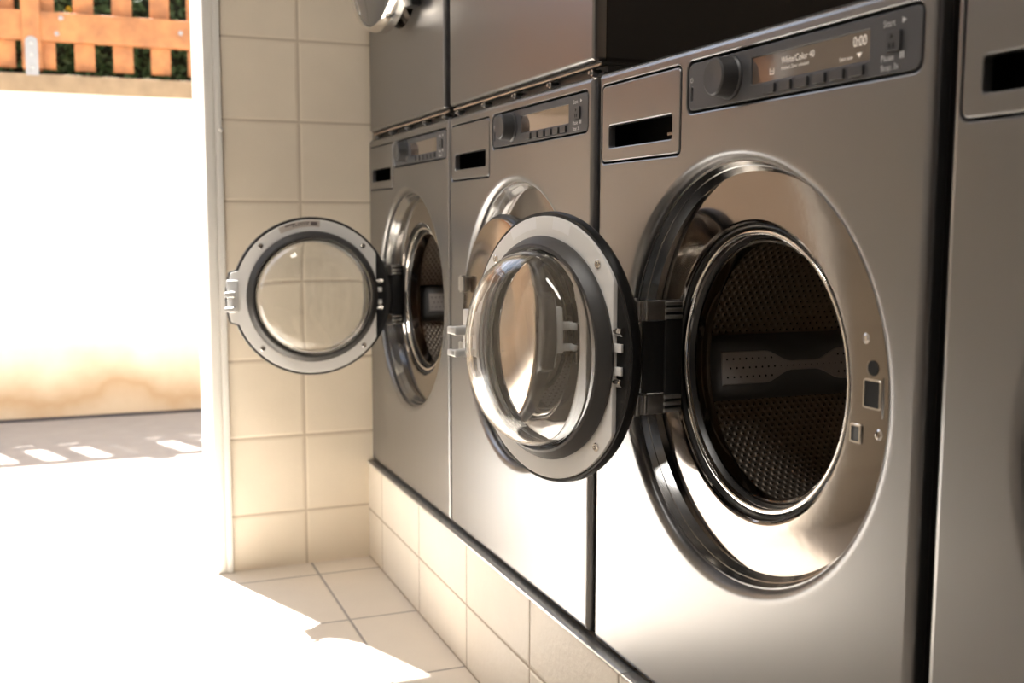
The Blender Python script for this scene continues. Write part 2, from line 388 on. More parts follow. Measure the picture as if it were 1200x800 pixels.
    mb = MB(); mb.lathe([(0.0500, 0.1720), (0.0445, 0.1708), (0.0428, 0.1692), (0.0424, 0.1668), (0.0432, 0.1648), (0.0460, 0.1636), (0.0500, 0.1632)], YC, ZC)
    mb.build('drum_rim', M['chrome'], root)
    mb = MB(); mb.lathe([(0.0490, 0.1640), (0.0530, 0.1615), (0.0560, 0.1600), (0.0600, 0.1620)], YC, ZC)
    mb.build('inner_seal', M['rubber'], root)
    mb = MB(); mb.lathe([(0.0590, 0.1610), (0.0555, 0.1590), (0.0545, 0.1570), (0.0555, 0.1552), (0.070, 0.1548), (0.080, 0.160), (0.086, 0.190), (0.100, 0.2195)], YC, ZC)
    mb.build('drum_lip', M['polished'], root)
    RD = 0.222
    mb = MB(); n = 128
    mb.lathe([(0.098, RD), (0.400, RD)], YC, ZC, n); nf = len(mb.f)
    mb.lathe([(0.400, RD), (0.415, RD - 0.02), (0.400, 0.07), (0.392, 0.05), (0.392, 0.0005)], YC, ZC, n)
    drum = mb.build('drum', M['drum'], root)
    uvl = drum.data.uv_layers.new(name='UVMap').data
    for p in drum.data.polygons:
        cen = p.center; a0 = math.atan2(cen.z - ZC, cen.y - YC)
        for li, vi in zip(p.loop_indices, p.vertices):
            v = drum.data.vertices[vi].co; a = math.atan2(v.z - ZC, v.y - YC)
            if a - a0 > PI: a -= 2 * PI
            if a - a0 < -PI: a += 2 * PI
            if p.index < nf: uvl[li].uv = (v.x, a * RD)
            else: uvl[li].uv = (v.y, v.z)
    # paddles: long ribs with an hourglass plate
    for q in range(3):
        A = math.radians(-7) + q * 2 * PI / 3
        ey, ez = math.cos(A), math.sin(A); ty, tz = -math.sin(A), math.cos(A)
        P = lambda x, rr, t: (x, YC + ey * rr + ty * t, ZC + ez * rr + tz * t)
        mb = MB(); xs = [0.096, 0.099, 0.104, 0.115, 0.14, 0.17, 0.20, 0.225, 0.245, 0.265, 0.29, 0.32, 0.35, 0.375, 0.39, 0.395, 0.398]
        def half(x):
            t = min(1, max(0, (abs(x - 0.245) - 0.020) / 0.045)); return 0.0055 + 0.0160 * t * t * (3 - 2 * t)
        L = []
        for x in xs:
            e = min(1.0, (x - 0.0945) / 0.02, (0.400 - x) / 0.02)
            hh = 0.044 * math.sqrt(max(0.02, e)); wt = half(x) + 0.004; wb = 0.050
            L.append([P(x, RD + 0.003, -wb), P(x, RD - hh * 0.35, -wb * 0.86), P(x, RD - hh * 0.8, -wt - 0.012), P(x, RD - hh, -wt), P(x, RD - hh, wt), P(x, RD - hh * 0.8, wt + 0.012), P(x, RD - hh * 0.35, wb * 0.86), P(x, RD + 0.003, wb)])
        mb.loft(L, closed=False); mb.cap([L[0]]); mb.cap([L[-1]])
        # raised perforated plate
        mb.cur = 1
        L = []
        for k in range(41):
            x = 0.110 + 0.27 * k / 40; wt = half(x)
            L.append([P(x, RD - 0.0425, -wt - 0.002), P(x, RD - 0.0465, -wt), P(x, RD - 0.0465, wt), P(x, RD - 0.0425, wt + 0.002)])
        mb.loft(L, closed=False); mb.cap([L[0]]); mb.cap([L[-1]])
        mb.cur = 2
        for kx in range(30):
            x = 0.117 + 0.0104 * kx
            rows = (-0.0125, 0.0, 0.0125) if half(x) > 0.017 else (0.0,)
            for r_ in rows:
                xx = x + (0.0052 if r_ == 0.0 else 0)
                if xx > 0.375: continue
                q_ = 0.0016 if len(rows) > 1 else 0.0009
                mb.cap([[P(xx + q_ * math.cos(b * PI / 4), RD - 0.0469, r_ + q_ * math.sin(b * PI / 4)) for b in range(8)]])
        mb.build('paddle', [M['paddle'], M['paddletop'], M['dark']], drum, angle=50)
    # --- detergent drawer front with its grip slot
    mb = MB(); dz = rr_s(0.0250, 0.2420, 0.7230, 0.8295, 0.008); sl = rr_s(0.0465, 0.2225, 0.7425, 0.7730, 0.004)
    mb.plate(dz, -0.0004, 0.010, 0.0022, [sl]); dr = mb.build('detergent_drawer', M['steel'], root)
    mb = MB(); mb.box(0.060, 0.062, SY(0.246), SY(0.021), 0.716, 0.835)
    for a in ((SY(0.246), SY(0.2435), 0.716, 0.835), (SY(0.0235), SY(0.021), 0.716, 0.835), (SY(0.246), SY(0.021), 0.716, 0.7195), (SY(0.246), SY(0.021), 0.8325, 0.835)):
        mb.box(0.012, 0.062, *a)
    mb.build('drawer_well', M['dark'], dr, smooth=False)
    mb = MB(); mb.box(0.028, 0.055, SY(0.243), SY(0.196), 0.7565, 0.772, 0.001); mb.build('inner_tray', M['powder'], dr)
    mb = MB(); mb.box(0.020, 0.055, SY(0.243), SY(0.176), 0.7500, 0.7545, 0.001); mb.build('inner_ledge', M['ledge'], dr)
    # --- control panel
    mb = MB(); cp = rr_s(0.2605, 0.6585, 0.7725, 0.8295, 0.010)
    dsp = rr_s(0.3950, 0.5890, 0.7895, 0.8180, 0.0015); psl = rr_s(0.2668, 0.2700, 0.7850, 0.8010, 0.0012)
    mb.plate(cp, 0.0008, 0.012, 0.0015, [dsp, psl]); cpo = mb.build('control_panel', M['panelplastic'], root)
    mb = MB(); mb.box(0.013, 0.015, SY(0.664), SY(0.255), 0.767, 0.835)
    for a in ((SY(0.664), SY(0.6610), 0.767, 0.835), (SY(0.258), SY(0.255), 0.767, 0.835), (SY(0.664), SY(0.255), 0.767, 0.770), (SY(0.664), SY(0.255), 0.832, 0.835)): mb.box(0.0135, 0.015, *a)
    mb.build('panel_backing', M['dark'], cpo, smooth=False)
    mb = MB(); mb.box(0.0022, 0.006, SY(0.5895), SY(0.3945), 0.789, 0.8185); mb.build('display', M['screen'], cpo, smooth=False)
    mb = MB(); kz, ks = 0.8025, SY(0.352)
    mb.lathe([(0.0008, 0.0255), (-0.001, 0.0252), (-0.0030, 0.0232), (-0.0190, 0.0222), (-0.0215, 0.0214), (-0.0230, 0.0192), (-0.0226, 0.0150), (-0.0220, 0.0003)], ks, kz, 64)
    mb.build('knob', M['knob'], cpo)
    for k in range(6):
        s0 = 0.4215 + 0.0284 * k; b = rr_s(s0, s0 + 0.0195, 0.7762, 0.7862, 0.0012)
        mb = MB(); mb.plate(b, -0.0022, 0.002, 0.0008); mb.build('button', M['knob'], cpo)
    b = rr_s(0.6135, 0.6330, 0.7925, 0.8110, 0.002); mb = MB(); mb.plate(b, -0.0020, 0.002, 0.0010); mb.build('start_button', M['knob'], cpo)
    tri = lambda s, z, h: [(s, z - h / 2), (s + h * 0.95, z), (s, z + h / 2)]
    words('start_text', [('Start', 0.6080, 0.8160, 0.0062, 0.95)], M['ink'], cpo, [tri(0.6330, 0.8190, 0.0058)], x=0.0003)
    words('pause_text', [('Pause', 0.6060, 0.7850, 0.0058, 0.95)], M['ink'], cpo, [rect_poly(0.6312, 0.6330, 0.7850, 0.7912), rect_poly(0.6346, 0.6364, 0.7850, 0.7912)], x=0.0003)
    words('stop_text', [('Stop: 3s', 0.6060, 0.7762, 0.0056, 0.95)], M['ink'], cpo, x=0.0003)
    words('power_symbol', [], M['ink'], cpo, [arc_poly(0.2684, 0.8095, 0.0023, 0.0030, PI * 0.5 + 0.55, PI * 2.5 - 0.55), rect_poly(0.2680, 0.2688, 0.8095, 0.8130)], x=0.0003)
    words('button_symbols', [], M['dark'], cpo, [tri(0.6205, 0.8060, 0.0050), rect_poly(0.6185, 0.6212, 0.7953, 0.8003), rect_poly(0.6235, 0.6262, 0.7953, 0.8003)], x=-0.0024)
    # --- hinge block between ring and door
    mb = MB(); mb.box(-0.0260, 0.0330, 0.1430, 0.1750, 0.4120, 0.5080, 0.002)
    hg = mb.build('hinge', M['black'], root)
    mb = MB(); mb.box(0.006, 0.0340, 0.1410, 0.190, 0.3860, 0.5320, 0.003); mb.build('hinge_base', M['black'], hg)
    for zc in (0.5220, 0.3980):
        mb = MB(); mb.box(-0.0420, 0.0060, 0.1370, 0.1410, zc - 0.0130, zc + 0.0130, 0.0008); mb.box(-0.0420, -0.0375, 0.1370, 0.158, zc - 0.0130, zc + 0.0130, 0.0008)
        mb.tube((-0.0370, 0.1362, zc - 0.0130), (-0.0370, 0.1362, zc + 0.0130), 0.0052); mb.tube((-0.0240, 0.1375, zc - 0.0130), (-0.0240, 0.1375, zc + 0.0130), 0.0030)
        for k in (-1, 0, 1): mb.box(0.004, 0.0300, 0.1360, 0.1415, zc + k * 0.009 - 0.0026, zc + k * 0.009 + 0.0026, 0.0008)
        mb.tube((HX, HY + 0.002, zc - 0.0160), (HX, HY + 0.002, zc + 0.0160), 0.0055)
        br = mb.build('hinge_bracket', M['zinc'], hg)
    # --- door: a silver plate carrying shell, glass and seal; origin on the hinge axis
    pl = door_outline(DR, 0.016, 0.153)
    hole = circ(-DA, ZC, 0.1495)
    mb = MB()
    prof = [(DB - 0.007, 0), (DB - 0.0015, 0), (DB - 0.0004, 0.0005), (DB, 0.0016)]
    L = [[(x, y, z) for y, z in pl(i)] for x, i in prof]; mb.loft(L)
    K = [[(x, y, z) for y, z in hole(i)] for x, i in ((DB, 0), (DB - 0.007, 0))]; mb.loft(K)
    mb.cap([L[-1], K[0]]); mb.cap([L[0], K[-1]])
    for z0 in (0.4670, 0.4370): mb.box(DB - 0.006, DB - 0.002, -0.004, 0.012, z0, z0 + 0.0110, 0.0006)
    door = mb.build('door', M['plate'], root, loc=(HX, HY, 0.003))
    # shell: rim and outer face
    sh = door_outline(DR + 0.0055, 0.0145)
    prof = [(DB - 0.0072, 0.010), (DB - 0.0030, 0.0038), (DB - 0.0030, 0.0006), (DB - 0.006, 0.0), (DB - 0.014, -0.001), (DB - 0.018, 0.0005), (DB - 0.0205, 0.004), (DB - 0.0215, 0.009)]
    mb = MB(); L = [[(x, y, z) for y, z in sh(i)] for x, i in prof]; mb.loft(L)
    ih = circ(-DA, ZC, 0.1375)
    K = [[(x, y, z) for y, z in ih(i)] for x, i in ((DB - 0.0215, -0.002), (DB - 0.020, 0), (DB - 0.0072, 0))]; mb.loft(K)
    mb.cap([L[-1], K[0]]); mb.cap([L[0], K[-1]])
    for z0 in (0.505, 0.395): mb.box(DB - 0.020, DB - 0.008, -0.012, 0.008, z0 - 0.018, z0 + 0.034, 0.003)
    mb.box(DB - 0.020, DB - 0.008, -0.012, 0.006, 0.405, 0.520, 0.003)
    part_label(mb.build('door_shell', M['black'], door), 'black rim of the door')
    mb = MB(); mb.lathe([(DB - 0.0212, 0.1845), (DB - 0.0230, 0.1830), (DB - 0.0235, 0.1800), (DB - 0.0238, 0.1440), (DB - 0.0230, 0.1400), (DB - 0.0205, 0.1378)], -DA, ZC)
    part_label(mb.build('outer_ring', M['polished'], door), 'steel ring on the outside of the door')
    # flat outer pane and glass bowl (closed shells)
    mb = MB(); mb.lathe([(DB - 0.0195, 0.0003), (DB - 0.0195, 0.1370), (DB - 0.0155, 0.1370), (DB - 0.0155, 0.0003)], -DA, ZC); mb.build('outer_pane', M['glass'], door)
    o_ = [(DB - 0.004, 0.1488), (DB + 0.004, 0.1480), (DB + 0.010, 0.1395), (DB + 0.024, 0.1370), (DB + 0.040, 0.1325), (DB + 0.053, 0.1240), (DB + 0.061, 0.1110), (DB + 0.0655, 0.0930), (DB + 0.0680, 0.0680), (DB + 0.0692, 0.0400), (DB + 0.0696, 0.0004)]
    i_ = [(DB + 0.0640, 0.0004), (DB + 0.0635, 0.0400), (DB + 0.0622, 0.0670), (DB + 0.0596, 0.0900), (DB + 0.0555, 0.1065), (DB + 0.0485, 0.1185), (DB + 0.037, 0.1265), (DB + 0.022, 0.1310), (DB + 0.004, 0.1335), (DB - 0.004, 0.1345)]
    mb = MB(); mb.lathe(o_ + i_, -DA, ZC, closed_prof=True); mb.build('door_glass', M['glass'], door, angle=60)
    mb = MB(); mb.lathe([(DB - 0.006, 0.1500), (DB + 0.0005, 0.1560), (DB + 0.004, 0.1570), (DB + 0.008, 0.1552), (DB + 0.014, 0.1500), (DB + 0.019, 0.1460), (DB + 0.020, 0.1425), (DB + 0.0175, 0.1392), (DB + 0.011, 0.1402), (DB + 0.005, 0.1485)], -DA, ZC)
    mb.build('glass_seal', M['greyrubber'], door)
    for a in (45, 135, 225, 315):
        y, z = -DA + 0.1715 * math.cos(math.radians(a)), ZC + 0.1715 * math.sin(math.radians(a))
        mb = MB(); mb.lathe([(DB - 0.001, 0.0062), (DB + 0.0012, 0.0060), (DB + 0.0022, 0.0048), (DB + 0.0020, 0.0028), (DB + 0.0005, 0.0024), (DB + 0.0005, 0.0002)], y, z, 28); mb.build('screw', M['chrome'], door)
    # latch hook on the tab
    ty = -DA - 0.191
    mb = MB(); mb.box(DB - 0.002, DB + 0.010, ty - 0.010, ty + 0.016, 0.425, 0.500, 0.002)
    mb.box(DB + 0.004, DB + 0.034, ty - 0.004, ty + 0.008, 0.461, 0.475, 0.003); mb.box(DB + 0.004, DB + 0.034, ty - 0.004, ty + 0.008, 0.427, 0.439, 0.003)
    mb.box(DB + 0.026, DB + 0.034, ty - 0.018, ty + 0.004, 0.462, 0.474, 0.002); mb.box(DB + 0.026, DB + 0.034, ty - 0.018, ty + 0.004, 0.428, 0.438, 0.002)
    part_label(mb.build('latch', M['silverplastic'], door), 'pale latch block with two hooks')
    for zc in (0.4940, 0.4280):
        mb = MB(); mb.tube((DB - 0.004, 0.003, zc), (DB - 0.004, 0.014, zc), 0.0060, n=6); mb.tube((DB - 0.004, -0.004, zc), (DB - 0.004, 0.003, zc), 0.0036)
        mb.build('hinge_bolt', M['chrome'], door)
    return root, door

def sector(r0, r1, a0, a1, x, n=10):
    A = [math.radians(a0 + (a1 - a0) * k / n) for k in range(n + 1)]
    return [(x, -DA + r1 * math.cos(a), ZC + r1 * math.sin(a)) for a in A] + [(x, -DA + r0 * math.cos(a), ZC + r0 * math.sin(a)) for a in reversed(A)]

def children(o): return [c for c in bpy.data.objects if c.parent == o]
def copy_tree(o, parent=None):
    c = o.copy(); C.objects.link(c)
    if parent is not None: c.parent = parent
    for ch in list(children(o)): copy_tree(ch, c)
    return c

washer, door0 = make_washer()
wm = [washer] + [copy_tree(washer) for _ in range(3)]
ys = [-0.3435, 0.340, 1.0095, -1.0285]
labels = ['steel grey front loading washing machine, door swung wide open, dark dimpled drum fully visible',
          'steel grey washing machine, own door shut, mostly hidden behind the neighbouring open glass door',
          'steel grey washing machine in the tiled corner, door open at a right angle',
          'steel grey washing machine cut off by the photo edge, beyond a wide black gap']
angles = [167.7, 0.0, 93.4, 0.0]
for o, y, lab, an in zip(wm, ys, labels, angles):
    o.location = (0, y, 0); tag(o, lab, 'washing machine', 'washing machines on the tiled plinth')
    d = next(c for c in children(o) if c.name.split('.')[0] == 'door'); d.rotation_euler.z = -math.radians(an)
def door_of(o): return next(c for c in children(o) if c.name.split('.')[0] == 'door')
def panel_of(o): return next(c for c in children(o) if c.name.split('.')[0] == 'control_panel')

# what only one of the machines shows
mb = MB(); mb.lathe([(DB - 0.0220, 0.1835), (DB - 0.0250, 0.1830), (DB - 0.0262, 0.1800), (DB - 0.0268, 0.1000), (DB - 0.0270, 0.0003)], -DA, ZC)
part_label(mb.build('door_cover', M['bronze'], door_of(wm[1])), 'brownish polished door front')
def T(s, z, st=1.0): return s, z
P0 = panel_of(wm[0])
words('program_text', [('White/Color 40', 0.4480, 0.8050, 0.0072, 0.86)], M['lcd'], P0, x=0.0020)
words('status_text', [('Finished. Door unlocked', 0.4480, 0.7985, 0.0038, 0.9)], M['lcd'], P0, x=0.0020)
words('time_text', [('0:00', 0.5640, 0.8050, 0.0100, 0.82)], M['lcd'], P0, x=0.0020)
words('start_now_text', [('Start now', 0.5440, 0.7938, 0.0040, 0.9)], M['lcd'], P0, [[(0.5695, 0.7985), (0.5735, 0.7938), (0.5775, 0.7985)]], x=0.0020)
words('wash_symbol', [], M['lcd'], P0, [rect_poly(0.4275, 0.4285, 0.7960, 0.8030), rect_poly(0.4345, 0.4355, 0.7960, 0.8030), rect_poly(0.4275, 0.4355, 0.7960, 0.7970), rect_poly(0.4295, 0.4335, 0.7992, 0.8000)], x=0.0020)
for a0, a1 in ((96, 117), (70, 83)):  # two plain white sectors laid on the wide-open door's plate
    mb = MB(); mb.cap([sector(0.1675, 0.1845, a0, a1, DB + 0.0004)]); part_label(mb.build('plate_patch', M['whitepatch'], door_of(wm[0]), smooth=False), 'blank white patch')
st = MB(); st.cap([sector(0.1672, 0.1822, 84, 116, DB + 0.0004)]); lb = st.build('plate_patch', M['paleprint'], door_of(wm[2]), smooth=False); part_label(lb, 'pale printed label')
st.__init__()
st.cap([sector(0.1765, 0.1800, 103, 111, DB + 0.0007)]); st.cap([sector(0.1700, 0.1790, 86, 91, DB + 0.0007)])
for k in range(6): st.cap([sector(0.1720, 0.1750, 93 + k * 2.2, 94.4 + k * 2.2, DB + 0.0007)])
st.cap([sector(0.1765, 0.1785, 92, 101, DB + 0.0007)])
part_label(st.build('label_print', M['darkprint'], door_of(wm[2]), smooth=False), 'small dark print on the label')

# ------------------------------------------------------------------ stacked dryers
ZD = 0.872; HD = 0.85; WD = 0.664
def make_dryer():
    root = empty('tumble_dryer')
    mb = MB()
    for a in ((0.022, 0.74, -WD / 2 + 0.002, -WD / 2 + 0.006, 0, HD - 0.004), (0.022, 0.74, WD / 2 - 0.006, WD / 2 - 0.002, 0, HD - 0.004), (0.022, 0.74, -WD / 2 + 0.002, WD / 2 - 0.002, 0, 0.006),
              (0.022, 0.74, -WD / 2 + 0.002, WD / 2 - 0.002, HD - 0.010, HD - 0.004), (0.735, 0.74, -WD / 2 + 0.002, WD / 2 - 0.002, 0, HD - 0.004)): mb.box(*a)
    mb.build('cabinet', M['body'], root, smooth=False)
    mb = MB(); mb.plate(rrect(0, HD / 2, WD, HD, 0.006), 0.0, 0.0205, 0.006, [circ(0, 0.400, 0.185)]); mb.build('front_panel', M['steel'], root)
    mb = MB(); mb.lathe([(0.006, 0.1852), (0.030, 0.184), (0.040, 0.165), (0.060, 0.160), (0.30, 0.160), (0.31, 0.0005)], 0, 0.400); mb.build('drum_opening', M['polished'], root)
    mb = MB(); mb.plate(rrect(0, HD - 0.055, WD - 0.10, 0.060, 0.010), -0.0012, 0.004, 0.0012); mb.build('control_panel', M['panelplastic'], root)
    hy = -0.205
    mb = MB(); cy = 0.205
    mb.lathe([(-0.012, 0.150), (-0.012, 0.196), (-0.016, 0.2005), (-0.034, 0.2005), (-0.046, 0.1975), (-0.0520, 0.1925), (-0.0505, 0.1880), (-0.047, 0.1862), (-0.030, 0.1850)], cy, 0.400)
    d = mb.build('door', M['chrome'], root, loc=(-0.004, hy, 0))
    mb = MB(); mb.lathe([(-0.030, 0.1856), (-0.0455, 0.1850), (-0.0475, 0.1800), (-0.0490, 0.1200), (-0.0495, 0.0005)], cy, 0.400); mb.build('door_window', M['smoked'], d)
    mb = MB(); mb.lathe([(-0.014, 0.150), (-0.012, 0.1300), (0.020, 0.1200), (0.026, 0.0005)], cy, 0.400); mb.build('inner_panel', M['greyrubber'], d)
    for zc in (0.255, 0.545):
        mb = MB(); mb.box(-0.020, 0.004, 0.030, 0.075, zc - 0.022, zc + 0.022, 0.004); mb.tube((-0.026, 0.052, zc), (-0.018, 0.052, zc), 0.007); mb.build('hinge', M['black'], d)
    return root, d
dry, dd = make_dryer()
dry2 = copy_tree(dry)
dry2.location = (0, 0.008 + WD / 2, ZD)
dry.scale.y = 0.93
dry.location = (0, 0.708 + WD * 0.93 / 2, ZD)
dd.rotation_euler.z = math.radians(4.5)
tag(dry, 'grey stacked upper machine in the tiled corner, its round chrome-rimmed door slightly ajar', 'tumble dryer', 'upper machines stacked on washers')
tag(dry2, 'grey stacked upper machine with plain front, exposed dark brown side panel', 'tumble dryer', 'upper machines stacked on washers')

def frame_kit(y0, y1):
    root = empty('stacking_frame', (0.0, (y0 + y1) / 2, H))
    h = (y1 - y0) / 2
    mb = MB(); mb.box(0.016, 0.60, -h, h, 0.0, 0.0060); mb.box(0.022, 0.60, -h, h, 0.006, 0.016); mb.box(0.012, 0.60, -h, h, 0.0165, 0.0215)
    mb.build('rail', M['black'], root, smooth=False)
    mb = MB(); mb.box(0.0085, 0.0118, -h, h, 0.0150, 0.0178, 0.0006); mb.build('edge_strip', M['ledge'], root)
    for k in range(5):
        y = -h * 0.92 + 2 * h * 0.92 * k / 4
        mb = MB(); mb.tube((0.008, y, 0.0075), (0.024, y, 0.0075), 0.0052, n=12); mb.tube((0.0035, y, 0.0075), (0.008, y, 0.0075), 0.0030, n=10); mb.build('bolt', M['zinc'], root)
    return root
a = frame_kit(0.706, 1.318); b = frame_kit(0.004, 0.672)
tag(a, 'black bolted frame under the corner upper machine', 'frame', 'stacking frames between machines')
tag(b, 'black bolted frame under the upper machine with exposed side', 'frame', 'stacking frames between machines')

# ------------------------------------------------------------------ room
def struct(o, label, cat): return tag(o, label, cat, kind='structure')
def boxobj(name, args, mat, label, cat):
    mb = MB()
    for a in (args if isinstance(args, list) else [args]): mb.box(*a)
    return struct(mb.build(name, mat, smooth=False), label, cat)
XL, YB, ZT, XR = -2.25, -3.6, 2.75, 0.95
DXL, DTOP = -1.30, FLOOR + (YO - 0.545) / 0.413
boxobj('floor', (XL, XR, YB, YO, FLOOR - 0.12, FLOOR), M['floortile'], 'beige tiled floor with a hard sunlit patch', 'floor')
boxobj('wall_far', [(JX, XR, YW, YO, FLOOR, ZT), (XL, DXL, YW, YW + 0.06, FLOOR, ZT), (DXL, JX, YW, YO, DTOP, ZT)], M['walltile'], 'cream tiled end wall beside the open doorway', 'wall')
boxobj('wall_right', (XR, XR + 0.15, YB - 0.15, YO, FLOOR - 0.12, ZT + 0.1), M['sidetile'], 'tiled wall behind the machines', 'wall')
boxobj('wall_left', (XL - 0.15, XL, YB - 0.15, YO, FLOOR - 0.12, ZT + 0.1), M['plaster'], 'plain plastered wall opposite the machines', 'wall')
boxobj('wall_back', (XL, XR, YB - 0.15, YB, FLOOR - 0.12, ZT + 0.1), M['brownwall'], 'plain plastered wall behind the camera', 'wall')
boxobj('ceiling', (XL, XR, YB, YO, ZT, ZT + 0.1), M['ceilpaint'], 'plain ceiling of the laundry room', 'ceiling')
boxobj('plinth', (-0.010, XR, YB, YW, FLOOR, -0.006), M['plinthtile'], 'low tiled plinth carrying the washing machines', 'plinth')
mb = MB(); mb.box(-0.0135, 0.010, -0.130, YW, -0.0070, -0.0012, 0.001); mb.box(-0.0135, 0.010, YB, -0.1315, -0.0070, -0.0012, 0.001)
struct(mb.build('trim_1', M['alu']), 'thin metal edge strip on the plinth', 'trim')
# doorway frame: stepped profile on the right jamb, head and left jamb
mb = MB()
def jamb(x0, sgn):
    for a, b_, y0, y1 in ((0.0, 0.022, YW - 0.010, YW + 0.03), (0.022, 0.0255, YW - 0.006, YW + 0.02), (0.0255, 0.041, YW - 0.013, YW + 0.02)):
        xa, xb = sorted((x0 + sgn * a, x0 + sgn * b_)); mb.box(xa, xb, y0, y1, FLOOR, DTOP + 0.041, 0.0015)
    xa, xb = sorted((x0, x0 + sgn * 0.004)); mb.box(xa, xb, YW + 0.02, YO + 0.01 if sgn > 0 else YW + 0.062, FLOOR, DTOP, 0.001)
jamb(JX - 0.002, 1); jamb(DXL + 0.002, -1)
for a, b_, y0 in ((0.0, 0.022, YW - 0.010), (0.022, 0.0255, YW - 0.006), (0.0255, 0.041, YW - 0.013)): mb.box(DXL - 0.04, JX + 0.039, y0, YW + 0.02, DTOP + a, DTOP + b_, 0.0015)
mb.tube((JX + 0.036, YW - 0.013, 0.867), (JX + 0.036, YW - 0.022, 0.867), 0.006, 0.004)
dr = struct(mb.build('door_1', M['frame']), 'pale door frame of the open doorway', 'doorway')

# ------------------------------------------------------------------ street
YF = 3.93
boxobj('sidewalk', (-7, 6, YO, 2.815, FLOOR - 0.12, FLOOR - 0.001), M['paving'], 'pale sunlit paving outside the door', 'pavement')
boxobj('road', (-7, 6, 2.815, YF + 0.4, FLOOR - 0.12, FLOOR - 0.002), M['asphalt'], 'grey asphalt lane in fence shade', 'road')
boxobj('trim_2', (-7, 6, YF - 0.055, YF, FLOOR - 0.01, FLOOR + 0.004), M['gutter'], 'dark gutter line at the foot of the street wall', 'gutter')
boxobj('wall_neighbour', (-7, -1.42, YF - 0.02, YF + 0.20, FLOOR, 1.2245), M['ochre'], 'ochre rendered wall further along the lane', 'wall')
boxobj('wall_street', (-1.42, 6, YF, YF + 0.20, FLOOR, 1.225), M['streetwall'], 'cream rendered wall across the lane, stain and painted shade at its foot', 'wall')
mb = MB(); mb.box(-7, 6, YF - 0.004, YF + 0.21, 1.2251, 1.308, 0.006); struct(mb.build('trim_3', M['capstone']), 'brown capstone course on the street wall', 'trim')

fence = empty('picket_fence', (-0.6, YF + 0.06, 1.308))
tag(fence, 'orange stained wooden picket fence on top of the street wall', 'fence')
fx, fy, fz = fence.location
def fbox(mb, x0, x1, y0, y1, z0, z1, bv=0.004): mb.box(x0 - fx, x1 - fx, y0 - fy, y1 - fy, z0 - fz, z1 - fz, bv)
mb = MB(); fbox(mb, -5.2, 3.6, YF + 0.015, YF + 0.055, 1.458, 1.588); mb.build('rail', M['wood'], fence)
mb = MB(); fbox(mb, -5.2, 3.6, YF + 0.015, YF + 0.055, 2.215, 2.320); mb.build('rail', M['wood'], fence)
pitch = 0.1675; x = -0.379 - pitch * 26
while x < 3.5:
    if not (-0.93 < x + 0.04 < -0.85):
        mb = MB(); fbox(mb, x, x + 0.0885, YF + 0.056, YF + 0.078, 1.338, 2.365, 0.003); mb.build('picket', M['wood'], fence)
    x += pitch
for px in (-3.90, -0.932, 2.05):
    mb = MB(); fbox(mb, px, px + 0.081, YF + 0.004, YF + 0.090, 1.330, 2.42, 0.006); po = mb.build('post', M['wood'], fence)
    mb = MB()
    c = [(px + 0.040 - fx + 0.026 * math.cos(t), 1.446 - fz + 0.026 * math.sin(t)) for t in [PI * k / 10 for k in range(11)]] + [(px + 0.014 - fx, 1.300 - fz), (px + 0.066 - fx, 1.300 - fz)]
    L = [[(a_, yy - fy, b_) for a_, b_ in c] for yy in (YF - 0.006, YF + 0.0035)]; mb.loft(L); mb.cap([L[0]]); mb.cap([L[1]])
    br = mb.build('post_bracket', M['galv'], po)
    for zz in (1.335, 1.39, 1.44):
        mb = MB(); mb.tube((px + 0.040 - fx, YF - 0.006 - fy, zz - fz), (px + 0.040 - fx, YF - 0.010 - fy, zz - fz), 0.007, n=10); mb.cur = 0
        # bracket screws sit on the bracket face
        br2 = mb.build('post_screw', M['zinc'], po)
for sx, sz in ((-0.765, 1.562), (-0.785, 1.492), (-0.245, 1.53)):
    mb = MB(); mb.tube((sx - fx, YF + 0.016 - fy, sz - fz), (sx - fx, YF + 0.010 - fy, sz - fz), 0.011, 0.009, n=12); mb.build('screw', M['galv'], fence)

# hedge behind the fence
hedge = empty('hedge', (-0.6, 4.42, 0.9))
tag(hedge, 'dark green leafy hedge behind the orange picket fence', 'hedge')
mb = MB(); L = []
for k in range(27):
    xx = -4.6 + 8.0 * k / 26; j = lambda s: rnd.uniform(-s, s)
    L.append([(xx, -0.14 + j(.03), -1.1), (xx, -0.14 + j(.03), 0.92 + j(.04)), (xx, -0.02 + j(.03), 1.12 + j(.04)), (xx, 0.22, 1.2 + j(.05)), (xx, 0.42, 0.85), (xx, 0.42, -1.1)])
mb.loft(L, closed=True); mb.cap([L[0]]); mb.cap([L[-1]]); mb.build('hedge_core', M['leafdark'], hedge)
mb = MB()
def leaf(c, s):
    d = Vector((rnd.gauss(0, 1), rnd.gauss(0, 1) - 0.5, rnd.gauss(0, 0.7))).normalized(); u = d.orthogonal().normalized()
    q = Matrix.Rotation(rnd.uniform(0, 2 * PI), 3, d); u = q @ u; w = d.cross(u)
    mb.face([mb.add([c + u * s, c + w * s * 0.42 + d * s * 0.12, c - u * s, c - w * s * 0.42 + d * s * 0.12]) + k for k in range(4)])
for k in range(15000):
    xx = rnd.uniform(-2.6, 1.6) if k < 12000 else rnd.uniform(-4.6, 3.4)
    if rnd.random() < 0.75: c = Vector((xx, -0.16 + rnd.uniform(-0.045, 0.03), rnd.uniform(0.15, 0.95)))
    else:
        t = rnd.random(); c = Vector((xx, -0.15 + 0.30 * t + rnd.uniform(-0.03, 0.03), 0.90 + 0.34 * t + rnd.uniform(-0.04, 0.05)))
    leaf(c, rnd.uniform(0.014, 0.032))
lv = mb.build('hedge_leaves', M['leaf'], hedge, smooth=False); lv['kind'] = 'stuff'
mb = MB()
